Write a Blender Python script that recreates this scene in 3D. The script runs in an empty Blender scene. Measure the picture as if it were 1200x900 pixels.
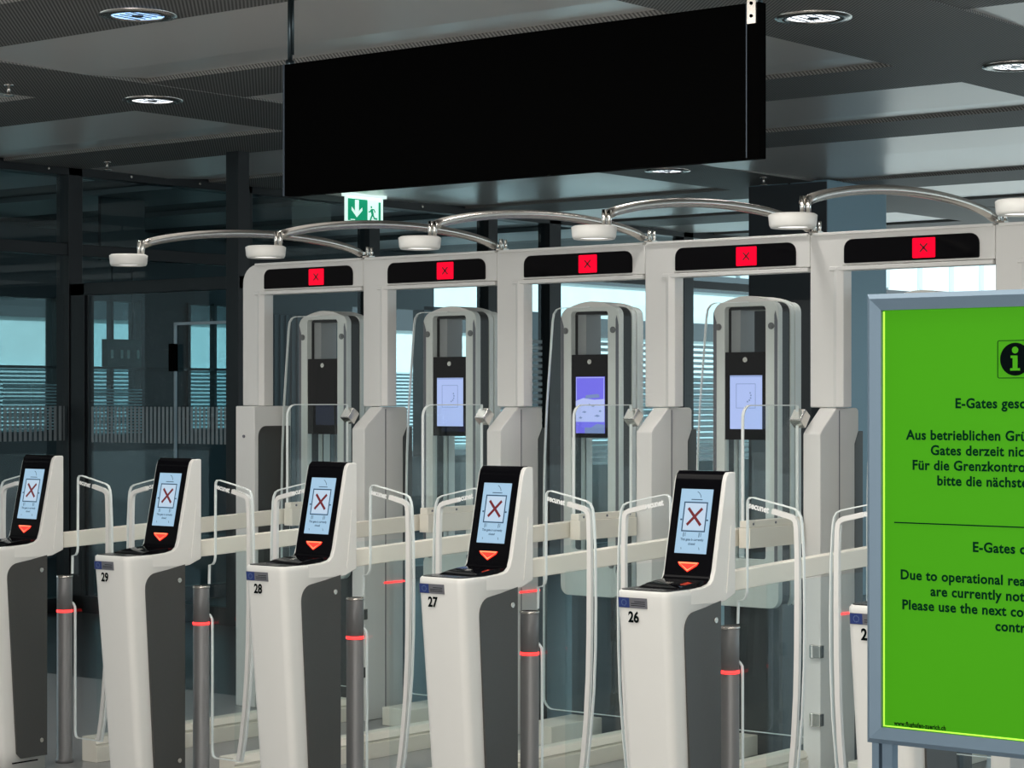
import bpy, bmesh, math, random
from mathutils import Vector, Matrix
random.seed(4)
C = bpy.context.scene
COL = C.collection
R = math.radians

# ------------------------------------------------------------------ camera, sky, lights, exposure
FLOOR = -0.12            # floor level; the eye is 1.65 above zero level
PITCH = 0.967            # spacing of the gate lanes along X
cam_d = bpy.data.cameras.new('camera')
cam = bpy.data.objects.new('camera', cam_d)
COL.objects.link(cam)
cam.location = (0, 0, 1.65)
cam.rotation_euler = (R(90), 0, R(38.9))
cam_d.sensor_width = 36
cam_d.lens = 36 * 2600 / 1200
cam_d.shift_y = 18.7 / 1200
cam_d.clip_start = 0.05
cam_d.clip_end = 300
C.camera = cam

w = bpy.data.worlds.new('sky')
C.world = w
w.use_nodes = True
nt = w.node_tree
bg = nt.nodes['Background']
tc = nt.nodes.new('ShaderNodeTexCoord')
sep = nt.nodes.new('ShaderNodeSeparateXYZ')
rmp = nt.nodes.new('ShaderNodeValToRGB')
mp = nt.nodes.new('ShaderNodeMapRange')
mp.inputs['From Min'].default_value = -0.3
mp.inputs['From Max'].default_value = 0.6
nt.links.new(tc.outputs['Generated'], sep.inputs[0])
nt.links.new(sep.outputs['Z'], mp.inputs['Value'])
nt.links.new(mp.outputs[0], rmp.inputs[0])
# daylight side (outside, +Y / -X) is blue and bright, the hall behind the viewer dim and neutral
dot = nt.nodes.new('ShaderNodeVectorMath')
dot.operation = 'DOT_PRODUCT'
dot.inputs[1].default_value = (-0.55, 0.83, 0)
nt.links.new(tc.outputs['Generated'], dot.inputs[0])
mr = nt.nodes.new('ShaderNodeMapRange')
mr.inputs['From Min'].default_value = -0.15
mr.inputs['From Max'].default_value = 0.35
nt.links.new(dot.outputs['Value'], mr.inputs['Value'])
wm = nt.nodes.new('ShaderNodeMix')
wm.data_type = 'RGBA'
wm.inputs['A'].default_value = (0.24, 0.225, 0.21, 1)
nt.links.new(mr.outputs[0], wm.inputs['Factor'])
nt.links.new(rmp.outputs[0], wm.inputs['B'])
nt.links.new(wm.outputs['Result'], bg.inputs['Color'])
rmp.color_ramp.elements[0].color = (0.20, 0.22, 0.22, 1)
rmp.color_ramp.elements[0].position = 0.25
rmp.color_ramp.elements[1].color = (0.62, 0.86, 0.95, 1)
rmp.color_ramp.elements[1].position = 0.5
bg.inputs['Strength'].default_value = 2.1


def area(name, loc, rot, sx, sy, power, col=(1, 1, 1)):
    l = bpy.data.lights.new(name, 'AREA')
    l.shape = 'RECTANGLE'
    l.size = sx
    l.size_y = sy
    l.energy = power
    l.color = col
    o = bpy.data.objects.new(name, l)
    COL.objects.link(o)
    o.location = loc
    o.rotation_euler = rot
    return o


# soft light for unseen ceiling lamps, added fills, and daylight of the side glazing
area('ceiling_area_light', (-3.4, 5.2, 3.5), (0, 0, 0), 7.5, 1.6, 150, (1, 0.96, 0.90))
area('ceiling_area_light', (-8.2, 8.4, 3.5), (0, 0, 0), 6.5, 0.7, 8, (1, 0.98, 0.94))  # added soft light over the portals, no luminaire row hangs there
area('front_fill', (-2.0, -3.0, 1.9), (R(112), 0, R(12)), 8, 3.0, 360, (1, 0.98, 0.95))  # fill added behind the viewer, tilted up to lift the ceiling
area('daylight_side', (3.6, 15.5, 1.9), (R(90), 0, R(92)), 9, 2.6, 130, (0.62, 0.85, 1.0))

sl = bpy.data.lights.new('sun', 'SUN')
sl.energy = 7.0
sl.angle = R(3)
sl.color = (0.92, 0.98, 1.0)
so = bpy.data.objects.new('sun', sl)
COL.objects.link(so)
so.rotation_euler = Vector((-0.62, 0.50, -0.75)).to_track_quat('-Z', 'Y').to_euler()

C.view_settings.view_transform = 'Standard'
C.view_settings.look = 'None'
C.view_settings.exposure = 0.0
C.view_settings.gamma = 1
C.view_settings.use_curve_mapping = False
C.cycles.transparent_max_bounces = 64


# ------------------------------------------------------------------ materials
def pbr(name, col, rough=0.5, metal=0.0, spec=0.5, emit=None, es=0.0, bump=0.0, bscale=200, var=0.0):
    m = bpy.data.materials.new(name)
    m.use_nodes = True
    t = m.node_tree
    b = t.nodes['Principled BSDF']
    b.inputs['Base Color'].default_value = (*col, 1)
    b.inputs['Roughness'].default_value = rough
    b.inputs['Metallic'].default_value = metal
    b.inputs['Specular IOR Level'].default_value = spec
    if emit:
        b.inputs['Emission Color'].default_value = (*emit, 1)
        b.inputs['Emission Strength'].default_value = es
    if bump or var:
        tc = t.nodes.new('ShaderNodeTexCoord')
        n = t.nodes.new('ShaderNodeTexNoise')
        n.inputs['Scale'].default_value = bscale
        n.inputs['Detail'].default_value = 3
        t.links.new(tc.outputs['Object'], n.inputs['Vector'])
        if bump:
            bp = t.nodes.new('ShaderNodeBump')
            bp.inputs['Strength'].default_value = bump
            bp.inputs['Distance'].default_value = 0.002
            t.links.new(n.outputs['Fac'], bp.inputs['Height'])
            t.links.new(bp.outputs['Normal'], b.inputs['Normal'])
        if var:
            mx = t.nodes.new('ShaderNodeMix')
            mx.data_type = 'RGBA'
            mx.inputs['A'].default_value = (*[c * (1 - var) for c in col], 1)
            mx.inputs['B'].default_value = (*[min(1, c * (1 + var)) for c in col], 1)
            t.links.new(n.outputs['Fac'], mx.inputs['Factor'])
            t.links.new(mx.outputs['Result'], b.inputs['Base Color'])
    return m


def glass(name, tint, refl=0.07, rough=0.0):
    m = bpy.data.materials.new(name)
    m.use_nodes = True
    t = m.node_tree
    t.nodes.remove(t.nodes['Principled BSDF'])
    out = t.nodes['Material Output']
    tr = t.nodes.new('ShaderNodeBsdfTransparent')
    tr.inputs['Color'].default_value = (*tint, 1)
    gl = t.nodes.new('ShaderNodeBsdfGlossy')
    gl.inputs['Roughness'].default_value = rough
    gl.inputs['Color'].default_value = (0.9, 0.97, 1, 1)
    # Schlick reflection on the outer faces of the pane only (the pane does not refract)
    lw = t.nodes.new('ShaderNodeLayerWeight')
    lw.inputs['Blend'].default_value = 0.5
    pw = t.nodes.new('ShaderNodeMath')
    pw.operation = 'POWER'
    pw.inputs[1].default_value = 5
    ma = t.nodes.new('ShaderNodeMath')
    ma.operation = 'MULTIPLY_ADD'
    ma.inputs[1].default_value = 0.9
    ma.inputs[2].default_value = refl
    geo = t.nodes.new('ShaderNodeNewGeometry')
    inv = t.nodes.new('ShaderNodeMath')
    inv.operation = 'SUBTRACT'
    inv.inputs[0].default_value = 1
    mul = t.nodes.new('ShaderNodeMath')
    mul.operation = 'MULTIPLY'
    t.links.new(lw.outputs['Facing'], pw.inputs[0])
    t.links.new(pw.outputs[0], ma.inputs[0])
    t.links.new(geo.outputs['Backfacing'], inv.inputs[1])
    t.links.new(ma.outputs[0], mul.inputs[0])
    t.links.new(inv.outputs[0], mul.inputs[1])
    mx = t.nodes.new('ShaderNodeMixShader')
    t.links.new(mul.outputs[0], mx.inputs[0])
    t.links.new(tr.outputs[0], mx.inputs[1])
    t.links.new(gl.outputs[0], mx.inputs[2])
    t.links.new(mx.outputs[0], out.inputs[0])
    return m


def frosted(name, col, fac):
    m = bpy.data.materials.new(name)
    m.use_nodes = True
    t = m.node_tree
    t.nodes.remove(t.nodes['Principled BSDF'])
    out = t.nodes['Material Output']
    tr = t.nodes.new('ShaderNodeBsdfTransparent')
    df = t.nodes.new('ShaderNodeBsdfDiffuse')
    df.inputs['Color'].default_value = (*col, 1)
    tl = t.nodes.new('ShaderNodeBsdfTranslucent')
    tl.inputs['Color'].default_value = (*col, 1)
    m1 = t.nodes.new('ShaderNodeMixShader')
    m1.inputs[0].default_value = 0.5
    mx = t.nodes.new('ShaderNodeMixShader')
    mx.inputs[0].default_value = fac
    t.links.new(df.outputs[0], m1.inputs[1])
    t.links.new(tl.outputs[0], m1.inputs[2])
    t.links.new(tr.outputs[0], mx.inputs[1])
    t.links.new(m1.outputs[0], mx.inputs[2])
    t.links.new(mx.outputs[0], out.inputs[0])
    return m


def ribbed(name, c0, c1, direction, scale):
    m = pbr(name, c0, 0.55, 0.3)
    t = m.node_tree
    b = t.nodes['Principled BSDF']
    tc = t.nodes.new('ShaderNodeTexCoord')
    wv = t.nodes.new('ShaderNodeTexWave')
    wv.wave_type = 'BANDS'
    wv.bands_direction = 'DIAGONAL'
    wv.inputs['Scale'].default_value = scale
    t.links.new(tc.outputs['Object'], wv.inputs['Vector'])
    mx = t.nodes.new('ShaderNodeMix')
    mx.data_type = 'RGBA'
    mx.inputs['A'].default_value = (*c0, 1)
    mx.inputs['B'].default_value = (*c1, 1)
    t.links.new(wv.outputs['Fac'], mx.inputs['Factor'])
    t.links.new(mx.outputs['Result'], b.inputs['Base Color'])
    return m


WHITE = pbr('white_lacquer', (0.74, 0.73, 0.69), 0.38, 0.0, 0.5, bump=0.05, bscale=500)
WHITE2 = pbr('white_frame_lacquer', (0.76, 0.75, 0.72), 0.42, 0.0, 0.4, bump=0.05, bscale=400)
CREAM = pbr('cream_rail_lacquer', (0.80, 0.76, 0.66), 0.4, 0.0)
GREY = pbr('anthracite_panel', (0.078, 0.076, 0.072), 0.42, 0.4, var=0.15, bscale=300)
POST = pbr('post_grey_metal', (0.17, 0.17, 0.17), 0.42, 0.25)
BLACK = pbr('gloss_black', (0.003, 0.003, 0.004), 0.07, 0.0, 0.06)
MATT = pbr('matt_black', (0.0008, 0.0008, 0.0008), 0.8, 0.0, 0.02)
DARK = pbr('dark_frame_metal', (0.006, 0.009, 0.012), 0.4, 0.2)
STEEL = pbr('brushed_steel', (0.62, 0.58, 0.53), 0.26, 0.95)
CHROME = pbr('polished_steel', (0.72, 0.7, 0.66), 0.15, 1.0)
ALU = pbr('blue_grey_aluminium', (0.15, 0.22, 0.285), 0.5, 0.3)
ALUD = pbr('dark_aluminium', (0.07, 0.09, 0.115), 0.45, 0.5)
POSTER = pbr('green_poster', (0.04, 0.26, 0.001), 0.5, 0, 0.15, emit=(0.07, 0.40, 0.0), es=0.33, var=0.06, bscale=2)  # printed sheet given a faint glow of its own colour
INK = pbr('dark_green_ink', (0.002, 0.03, 0.012), 0.9, 0, 0.0)
INKB = pbr('black_ink', (0.003, 0.006, 0.006), 0.9, 0, 0.0)
GLOWE = pbr('poster_edge_glow', (0.4, 0.8, 0.03), 0.5, emit=(0.45, 0.95, 0.08), es=0.8)  # poster rim brightened by emission
RED = pbr('red_lamp', (0.5, 0.0, 0.01), 0.4, 0, 0.1, emit=(1.0, 0.0, 0.03), es=0.85)
REDHOT = pbr('red_light_ring', (0.7, 0.02, 0.02), 0.4, emit=(1.0, 0.030, 0.028), es=3.0)
REDDIM = pbr('red_arrow_light', (0.7, 0.05, 0.03), 0.4, emit=(1.0, 0.008, 0.004), es=0.8)
REDX = pbr('dark_red_mark', (0.12, 0.0, 0.01), 0.6)
SCREEN = pbr('pale_blue_screen', (0.1, 0.13, 0.16), 0.3, emit=(0.38, 0.62, 0.84), es=0.72)
SCRIN = pbr('pale_screen_field', (0.1, 0.1, 0.13), 0.4, emit=(0.56, 0.74, 0.90), es=0.75)
NAVY = pbr('screen_navy_line', (0.01, 0.03, 0.06), 0.5, emit=(0.02, 0.05, 0.10), es=0.6)
SCRX = pbr('screen_dark_red', (0.05, 0.0, 0.0), 0.5, emit=(0.11, 0.006, 0.012), es=1.0)
LAV = pbr('lavender_screen', (0.1, 0.1, 0.16), 0.3, emit=(0.46, 0.56, 0.95), es=0.85)
LAVL = pbr('lavender_line', (0.1, 0.12, 0.2), 0.4, emit=(0.17, 0.24, 0.50), es=0.8)
VIOLET = pbr('violet_screen', (0.05, 0.05, 0.2), 0.3, emit=(0.16, 0.13, 0.80), es=0.9)
ICE = pbr('ice_screen', (0.1, 0.1, 0.2), 0.3, emit=(0.52, 0.58, 0.95), es=0.85)
EUBLUE = pbr('flag_blue', (0.01, 0.03, 0.16), 0.5)
EUSTAR = pbr('flag_stars', (0.12, 0.17, 0.30), 0.5)
PLATE = pbr('plate_grey', (0.16, 0.16, 0.18), 0.4, 0.3)
GREEN = pbr('exit_green', (0.0, 0.25, 0.13), 0.5, emit=(0.0, 0.27, 0.13), es=0.9)
EXITW = pbr('exit_white', (0.8, 0.9, 0.88), 0.5, emit=(0.75, 1.0, 0.92), es=0.85)
LAMP = pbr('lamp_reflector', (0.8, 0.8, 0.8), 0.3, emit=(0.93, 0.97, 1.0), es=2.2)
LAMPB = pbr('blue_lamp_reflector', (0.5, 0.6, 0.8), 0.3, emit=(0.35, 0.6, 1.0), es=1.7)
LAMPD = pbr('lamp_louvre', (0.25, 0.27, 0.3), 0.25, 0.9)
LEAFG = glass('clear_glass', (0.98, 0.99, 0.99), 0.03)
TALLG = glass('tinted_clear_glass', (0.96, 0.985, 0.985), 0.03)
WALLG = glass('dark_facade_glass', (0.84, 0.93, 0.95), 0.025)
EDGE = pbr('glass_edge', (0.78, 0.82, 0.80), 0.3, 0.0)
WTXT = pbr('white_print', (0.9, 0.9, 0.88), 0.5)
FILM = frosted('frosted_film', (0.62, 0.66, 0.68), 0.55)
FILMB = frosted('bright_frosted_film', (0.88, 0.96, 0.98), 0.85)
CEILM = pbr('ceiling_metal_panel', (0.95, 0.91, 0.86), 0.28, 0.28, bump=0.03, bscale=60)
CEILD = ribbed('ceiling_ribbed_band_x', (0.07, 0.067, 0.064), (0.36, 0.35, 0.33), 'Y', 24)
CEILE = ribbed('ceiling_ribbed_band_y', (0.07, 0.067, 0.064), (0.36, 0.35, 0.33), 'X', 24)
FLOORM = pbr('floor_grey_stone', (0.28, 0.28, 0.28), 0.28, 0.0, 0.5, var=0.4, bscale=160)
PILLAR = pbr('pillar_blue_grey', (0.22, 0.36, 0.44), 0.45, 0.2, var=0.06, bscale=90)
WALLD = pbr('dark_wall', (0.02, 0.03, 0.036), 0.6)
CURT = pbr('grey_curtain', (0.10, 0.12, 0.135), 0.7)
FAC = pbr('facade_panel', (0.62, 0.76, 0.78), 0.6, var=0.08, bscale=3)
FACD = pbr('facade_window_band', (0.05, 0.055, 0.06), 0.3)
FACB = pbr('facade_blind', (0.42, 0.56, 0.60), 0.6)
TEAL = pbr('teal_pane', (0.16, 0.42, 0.48), 0.35, 0.1)


# ------------------------------------------------------------------ mesh helpers
class MB:
    """collects solids, then links them as one mesh object"""
    def __init__(s):
        s.v = []
        s.f = []
        s.sm = []

    def add(s, vs, fs, smooth=False):
        o = len(s.v)
        s.v += [tuple(v) for v in vs]
        s.f += [tuple(i + o for i in f) for f in fs]
        s.sm += [smooth] * len(fs)
        return s

    def box(s, x0, x1, y0, y1, z0, z1):
        vs = [(x, y, z) for z in (z0, z1) for y in (y0, y1) for x in (x0, x1)]
        return s.add(vs, [(0, 2, 3, 1), (4, 5, 7, 6), (0, 1, 5, 4), (2, 6, 7, 3), (0, 4, 6, 2), (1, 3, 7, 5)])

    def prism(s, pts, axis, a0, a1):
        """extrude a 2D polygon along axis x|y|z"""
        def mk(p, a):
            return {'x': (a, p[0], p[1]), 'y': (p[0], a, p[1]), 'z': (p[0], p[1], a)}[axis]
        n = len(pts)
        vs = [mk(p, a0) for p in pts] + [mk(p, a1) for p in pts]
        fs = [tuple(range(n))[::-1], tuple(range(n, 2 * n))]
        fs += [(i, (i + 1) % n, n + (i + 1) % n, n + i) for i in range(n)]
        return s.add(vs, fs)

    def fprism(s, pts, fn, h0, h1):
        """extrude polygon (u,v) mapped by fn(u,v,h)"""
        n = len(pts)
        vs = [fn(p[0], p[1], h0) for p in pts] + [fn(p[0], p[1], h1) for p in pts]
        fs = [tuple(range(n))[::-1], tuple(range(n, 2 * n))]
        fs += [(i, (i + 1) % n, n + (i + 1) % n, n + i) for i in range(n)]
        return s.add(vs, fs)

    def ring(s, outer, inner, axis, a0, a1):
        """frame between two loops with the same number of points"""
        def mk(p, a):
            return {'x': (a, p[0], p[1]), 'y': (p[0], a, p[1]), 'z': (p[0], p[1], a)}[axis]
        n = len(outer)
        vs = [mk(p, a0) for p in outer] + [mk(p, a0) for p in inner] + [mk(p, a1) for p in outer] + [mk(p, a1) for p in inner]
        fs = []
        for i in range(n):
            j = (i + 1) % n
            fs += [(i, n + i, n + j, j), (2 * n + i, 2 * n + j, 3 * n + j, 3 * n + i),
                   (i, j, 2 * n + j, 2 * n + i), (n + i, 3 * n + i, 3 * n + j, n + j)]
        return s.add(vs, fs)

    def cyl(s, c, r, h, axis='z', n=24, r2=None):
        r2 = r if r2 is None else r2
        vs = []
        for k, rr in ((0, r), (h, r2)):
            for i in range(n):
                a = 2 * math.pi * i / n
                u, v = rr * math.cos(a), rr * math.sin(a)
                d = {'z': (u, v, k), 'y': (u, k, v), 'x': (k, u, v)}[axis]
                vs.append((c[0] + d[0], c[1] + d[1], c[2] + d[2]))
        s.add(vs, [tuple(range(n))[::-1], tuple(range(n, 2 * n))])
        s.add(vs, [(i, (i + 1) % n, n + (i + 1) % n, n + i) for i in range(n)], True)
        return s

    def lathe(s, c, prof, n=32):
        vs = []
        for r, z in prof:
            for i in range(n):
                a = 2 * math.pi * i / n
                vs.append((c[0] + r * math.cos(a), c[1] + r * math.sin(a), c[2] + z))
        fs = []
        for k in range(len(prof) - 1):
            for i in range(n):
                j = (i + 1) % n
                fs.append((k * n + i, k * n + j, (k + 1) * n + j, (k + 1) * n + i))
        return s.add(vs, fs, True)

    def tube(s, pts, r, n=12):
        rings = []
        for i, p in enumerate(pts):
            p = Vector(p)
            a = Vector(pts[max(i - 1, 0)])
            b = Vector(pts[min(i + 1, len(pts) - 1)])
            d = (b - a).normalized()
            up = Vector((0, 0, 1)) if abs(d.z) < 0.9 else Vector((1, 0, 0))
            e = d.cross(up).normalized()
            g = e.cross(d).normalized()
            rings.append([tuple(p + e * (r * math.cos(2 * math.pi * k / n)) + g * (r * math.sin(2 * math.pi * k / n))) for k in range(n)])
        vs = [v for q in rings for v in q]
        fs = []
        for i in range(len(rings) - 1):
            for k in range(n):
                fs.append((i * n + k, i * n + (k + 1) % n, (i + 1) * n + (k + 1) % n, (i + 1) * n + k))
        s.add(vs, fs, True)
        s.add(vs, [tuple(range(n))[::-1], tuple(range(len(vs) - n, len(vs)))])
        return s

    def strip(s, pts, wd, fn, h0, h1, closed=False):
        """constant-width ribbon along polyline in a plane mapped by fn(u,v,h)"""
        n = len(pts)
        L, Rr = [], []
        for i in range(n):
            p = Vector(pts[i])
            a = Vector(pts[i - 1] if (i or closed) else pts[0])
            b = Vector(pts[(i + 1) % n] if (i < n - 1 or closed) else pts[-1])
            d = b - a
            d = d.normalized() if d.length > 1e-9 else Vector((1, 0))
            nn = Vector((-d.y, d.x)) * (wd / 2 if not callable(wd) else wd(i) / 2)
            L.append(p + nn)
            Rr.append(p - nn)
        m = n if closed else n - 1
        for i in range(m):
            j = (i + 1) % n
            q = [L[i], L[j], Rr[j], Rr[i]]
            s.fprism([tuple(t) for t in q], fn, h0, h1)
        return s

    def build(s, name, mat, parent=None, bevel=0.0, seg=2, org=None):
        o0 = org if org is not None else (parent_org(parent) if parent else Vector((0, 0, 0)))
        me = bpy.data.meshes.new(name)
        me.from_pydata([tuple(Vector(v) - o0) for v in s.v], [], s.f)
        me.materials.append(mat)
        bm = bmesh.new()
        bm.from_mesh(me)
        for f, q in zip(bm.faces, s.sm):
            f.smooth = q
        bmesh.ops.remove_doubles(bm, verts=bm.verts, dist=1e-6)
        bmesh.ops.recalc_face_normals(bm, faces=bm.faces)
        bm.to_mesh(me)
        bm.free()
        o = bpy.data.objects.new(name, me)
        COL.objects.link(o)
        if parent:
            o.parent = parent
        else:
            o.location = o0
        if bevel:
            md = o.modifiers.new('bevel', 'BEVEL')
            md.width = bevel
            md.segments = seg
            md.limit_method = 'ANGLE'
            md.angle_limit = R(35)
            for p in me.polygons:
                p.use_smooth = True
            md.harden_normals = True
        return o


def parent_org(p):
    v = Vector((0, 0, 0))
    while p:
        v += p.location
        p = p.parent
    return v


def tag(o, label=None, cat=None, group=None, kind=None):
    if label: o['label'] = label
    if cat: o['category'] = cat
    if group: o['group'] = group
    if kind: o['kind'] = kind
    return o


def empty(name, loc, label=None, cat=None, group=None):
    o = bpy.data.objects.new(name, None)
    o.empty_display_size = 0.1
    COL.objects.link(o)
    o.location = loc
    return tag(o, label, cat, group)


def copy_tree(o, parent=None):
    c = o.copy()
    COL.objects.link(c)
    c.parent = parent
    for ch in list(o.children):
        copy_tree(ch, c)
    return c


def child(o, nm):
    for c in o.children:
        if c.name.split('.')[0] == nm:
            return c
        r = child(c, nm)
        if r: return r
    return None


def struct(name, mb, mat, bevel=0.0, parent=None):
    o = mb.build(name, mat, parent, bevel)
    if not parent: o['kind'] = 'structure'
    return o


def arc(cx, cy, r, a0, a1, n=6):
    return [(cx + r * math.cos(R(a0 + (a1 - a0) * i / n)), cy + r * math.sin(R(a0 + (a1 - a0) * i / n))) for i in range(n + 1)]


def rrect(x0, x1, z0, z1, r, n=5):
    """rounded rectangle; r = radius or (bl, br, tr, tl)"""
    bl, br, tr, tl = r if isinstance(r, tuple) else (r,) * 4
    return (arc(x0 + bl, z0 + bl, bl, 180, 270, n) + arc(x1 - br, z0 + br, br, 270, 360, n)
            + arc(x1 - tr, z1 - tr, tr, 0, 90, n) + arc(x0 + tl, z1 - tl, tl, 90, 180, n))


def mesh_text(txt, size, fn, h, align='LEFT', sx=1.0, space=1.0, bold=0.0, res=3):
    """text outlines turned into verts/faces mapped by fn(u,v,h)"""
    cu = bpy.data.curves.new('t', 'FONT')
    cu.body = txt
    cu.size = size
    cu.align_x = align
    cu.space_character = space
    cu.resolution_u = res
    cu.offset = bold
    o = bpy.data.objects.new('t', cu)
    COL.objects.link(o)
    dg = bpy.context.evaluated_depsgraph_get()
    dg.update()
    me = bpy.data.meshes.new_from_object(o.evaluated_get(dg))
    vs = [fn(v.co.x * sx, v.co.y, h) for v in me.vertices]
    fs = [tuple(p.vertices) for p in me.polygons]
    bpy.data.objects.remove(o)
    bpy.data.curves.remove(cu)
    bpy.data.meshes.remove(me)
    return vs, fs


# ------------------------------------------------------------------ the room
struct('floor', MB().box(-20, 5, -4, 9.3, FLOOR - 0.1, FLOOR), FLOORM)
struct('floor_rear', MB().box(-20, 5, 9.3, 25.5, FLOOR - 0.1, FLOOR), pbr('floor_darkened_rear', (0.045, 0.05, 0.055), 0.3, var=0.3, bscale=60))  # floor painted darker beyond the portals to deepen the view through the glass
gm = pbr('pale_concrete', (0.5, 0.5, 0.48), 0.8, var=0.15, bscale=1.5)
struct('ground', MB().box(-60, -20, -30, 80, FLOOR - 0.12, FLOOR - 0.02).box(-20, 30, 25.5, 80, FLOOR - 0.12, FLOOR - 0.02), gm)

HC = 3.6
struct('ceiling', MB().box(-15.0, 4.5, -3, 26, HC + 0.10, HC + 0.22), MATT)
# light metal panels between the dark ribbed bands (coffer grid of the hall)
XB = [(-16.21, -15.0), (-11.30, -10.28), (-6.36, -5.18), (-1.4, -0.25), (3.5, 4.4)]     # dark bands running away
XP = [(-15.0, -11.30), (-10.28, -6.36), (-5.18, -1.4), (-0.25, 3.5)]
n = 0
YP = []
y = 7.73 - 2.27 * 4
while y < 25:
    wd_ = 2.72 if 14 < y < 15 else 1.44      # the bay before the pillar has one double-width panel
    YP.append((y, y + wd_))
    y += wd_ + 0.83
tn = 0
for (x0, x1) in XP:
    for (y0, y1) in YP:
        tn += 1
        mb = MB()
        # a shallow folded tray: two facets meeting on a low ridge
        ym = y0 + 0.95
        vs = [(x0, y0, HC + .005), (x1, y0, HC + .005), (x1, ym, HC - .012), (x0, ym, HC - .012), (x1, y1, HC + .02), (x0, y1, HC + .02)]
        vs += [(v[0], v[1], HC + 0.07) for v in vs]
        mb.add(vs, [(0, 1, 2, 3), (3, 2, 4, 5), (6, 9, 8, 7), (9, 11, 10, 8), (0, 6, 7, 1), (1, 7, 8, 2), (2, 8, 10, 4), (4, 10, 11, 5), (5, 11, 9, 3), (3, 9, 6, 0)])
        struct('trim_%d' % tn, mb, CEILM)
for (x0, x1) in XB[1:]:
    tn += 1
    struct('trim_%d' % tn, MB().box(x0, x1, -3, 25.5, HC - 0.012, HC + 0.06), CEILD)
for (x0, x1) in XP:
    for (y0, y1) in YP:
        tn += 1
        struct('trim_%d' % tn, MB().box(x0, x1, y1, y1 + 0.83, HC - 0.008, HC + 0.06), CEILE)

# glazed partition along the left (its plane runs away from us)
XW = -14.6
MULL = [8.6, 10.4, 12.19, 14.18, 15.90, 17.71, 18.76, 21.28, 23.6]
mb = MB()
for i, yy in enumerate(MULL):
    hw = 0.075 if i not in (6, 7) else 0.1
    mb.box(XW - 0.1, XW + 0.06, yy - hw, yy + hw, FLOOR, HC)
mb.box(XW - 0.1, XW + 0.06, 8.0, 24.5, HC - 0.07, HC + 0.02)
mb.box(XW - 0.08, XW + 0.05, 8.0, 17.7, 2.86, 2.96)
mb.box(XW - 0.08, XW + 0.05, 17.7, 24.5, 2.95, 3.04)
mb.box(XW - 0.1, XW + 0.06, 8.0, 24.5, FLOOR, FLOOR + 0.12)
wl = struct('window_1', mb, DARK, 0.004)
g = MB().box(XW - 0.02, XW, 8.0, 24.5, FLOOR + .1, HC - .05).build('window_pane', WALLG, wl)
mb = MB()
for yy in (11.1, 11.9, 12.8, 13.6, 14.9, 16.6):
    mb.cyl((XW + 0.061, yy, HC - 0.03), 0.012, 0.006, 'x', 8)
mb.build('screw_heads', STEEL, wl)
# stripes of frosted film: fine horizontal lines far away
mb = MB()
for i in range(21):
    z = 0.97 + i * 0.064
    for (a, b) in ((18.88, 21.15), (21.40, 23.5), (17.8, 18.6)):
        mb.box(XW + 0.002, XW + 0.005, a, b, z, z + 0.036)
mb.build('frosted_lines', FILMB, wl)
mb = MB()
for i in range(30):
    yy = 10.6 + i * 0.052
    mb.box(XW + 0.002, XW + 0.005, yy, yy + 0.028, 1.31, 1.60)
mb.build('frosted_bars', FILM, wl)
mb = MB()
struct('trim_%d' % (tn + 1), MB().box(XW - 0.3, XW - 0.12, 17.9, 25, FLOOR, 0.93), WALLD)

# door screen standing across, its frame dark
YD = 12.18
mb = MB()
mb.box(-14.54, -14.36, YD - 0.05, YD + 0.05, FLOOR, 2.62)
mb.box(-12.66, -12.52, YD - 0.06, YD + 0.06, FLOOR, HC)
mb.box(-14.54, -12.52, YD - 0.05, YD + 0.05, 2.52, 2.62)
mb.box(-14.40, -14.33, YD - 0.03, YD + 0.03, FLOOR + .1, 2.55)
mb.box(-14.54, -12.52, YD - 0.05, YD + 0.05, FLOOR, FLOOR + 0.14)
dr = struct('door_1', mb, DARK, 0.003)
MB().box(-14.4, -12.62, YD - 0.012, YD + 0.012, FLOOR + .1, 2.55).build('door_pane', WALLG, dr)
mb = MB()
xx = -14.31
k = 0
while xx < -12.68:
    z0 = 1.30
    mb.box(xx, xx + 0.026, YD - 0.017, YD - 0.013, z0, 1.595)
    xx += 0.048
    k += 1
mb.build('frosted_bars', FILM, dr)
mb = MB()
mb.box(-13.29, -13.27, YD - 0.03, YD - 0.014, FLOOR + .15, 2.27)
mb.box(-13.28, -12.66, YD - 0.03, YD - 0.014, 2.25, 2.272)
mb.build('leaf_edge', pbr('leaf_edge_metal', (0.3, 0.36, 0.4), 0.4, 0.5), dr)
MB().box(-13.31, -13.26, YD - 0.07, YD - 0.014, 1.88, 2.10).build('closer_block', MATT, dr)

# dark room added beyond the partition; its windows stand in for reflections
XBK = -19.5
mb = MB()
for (a, b, z0, z1) in ((8, 15.2, FLOOR, HC), (15.2, 20.9, 2.78, HC), (16.08, 16.46, FLOOR, 2.78), (15.2, 16.08, FLOOR, 1.3), (16.46, 17.3, FLOOR, 1.25),
                       (17.3, 18.05, FLOOR, 2.78), (18.9, 20.9, FLOOR, 2.78), (18.05, 18.9, FLOOR, 1.3), (20.9, 22.5, 2.85, HC), (20.9, 24.4, FLOOR, 0.9), (22.3, 22.9, FLOOR, 2.9), (24.5, 25.1, FLOOR, 2.9)):
    mb.box(XBK - 0.2, XBK, a, b, z0, z1)
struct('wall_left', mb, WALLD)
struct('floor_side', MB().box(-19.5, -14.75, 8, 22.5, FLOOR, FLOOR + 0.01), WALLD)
wb = MB()
for yy in (15.2, 16.08, 16.46, 16.86, 17.3, 18.05, 18.47, 18.9):
    wb.box(XBK - 0.05, XBK + 0.03, yy - 0.02, yy + 0.02, 1.25, 2.8)
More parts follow.
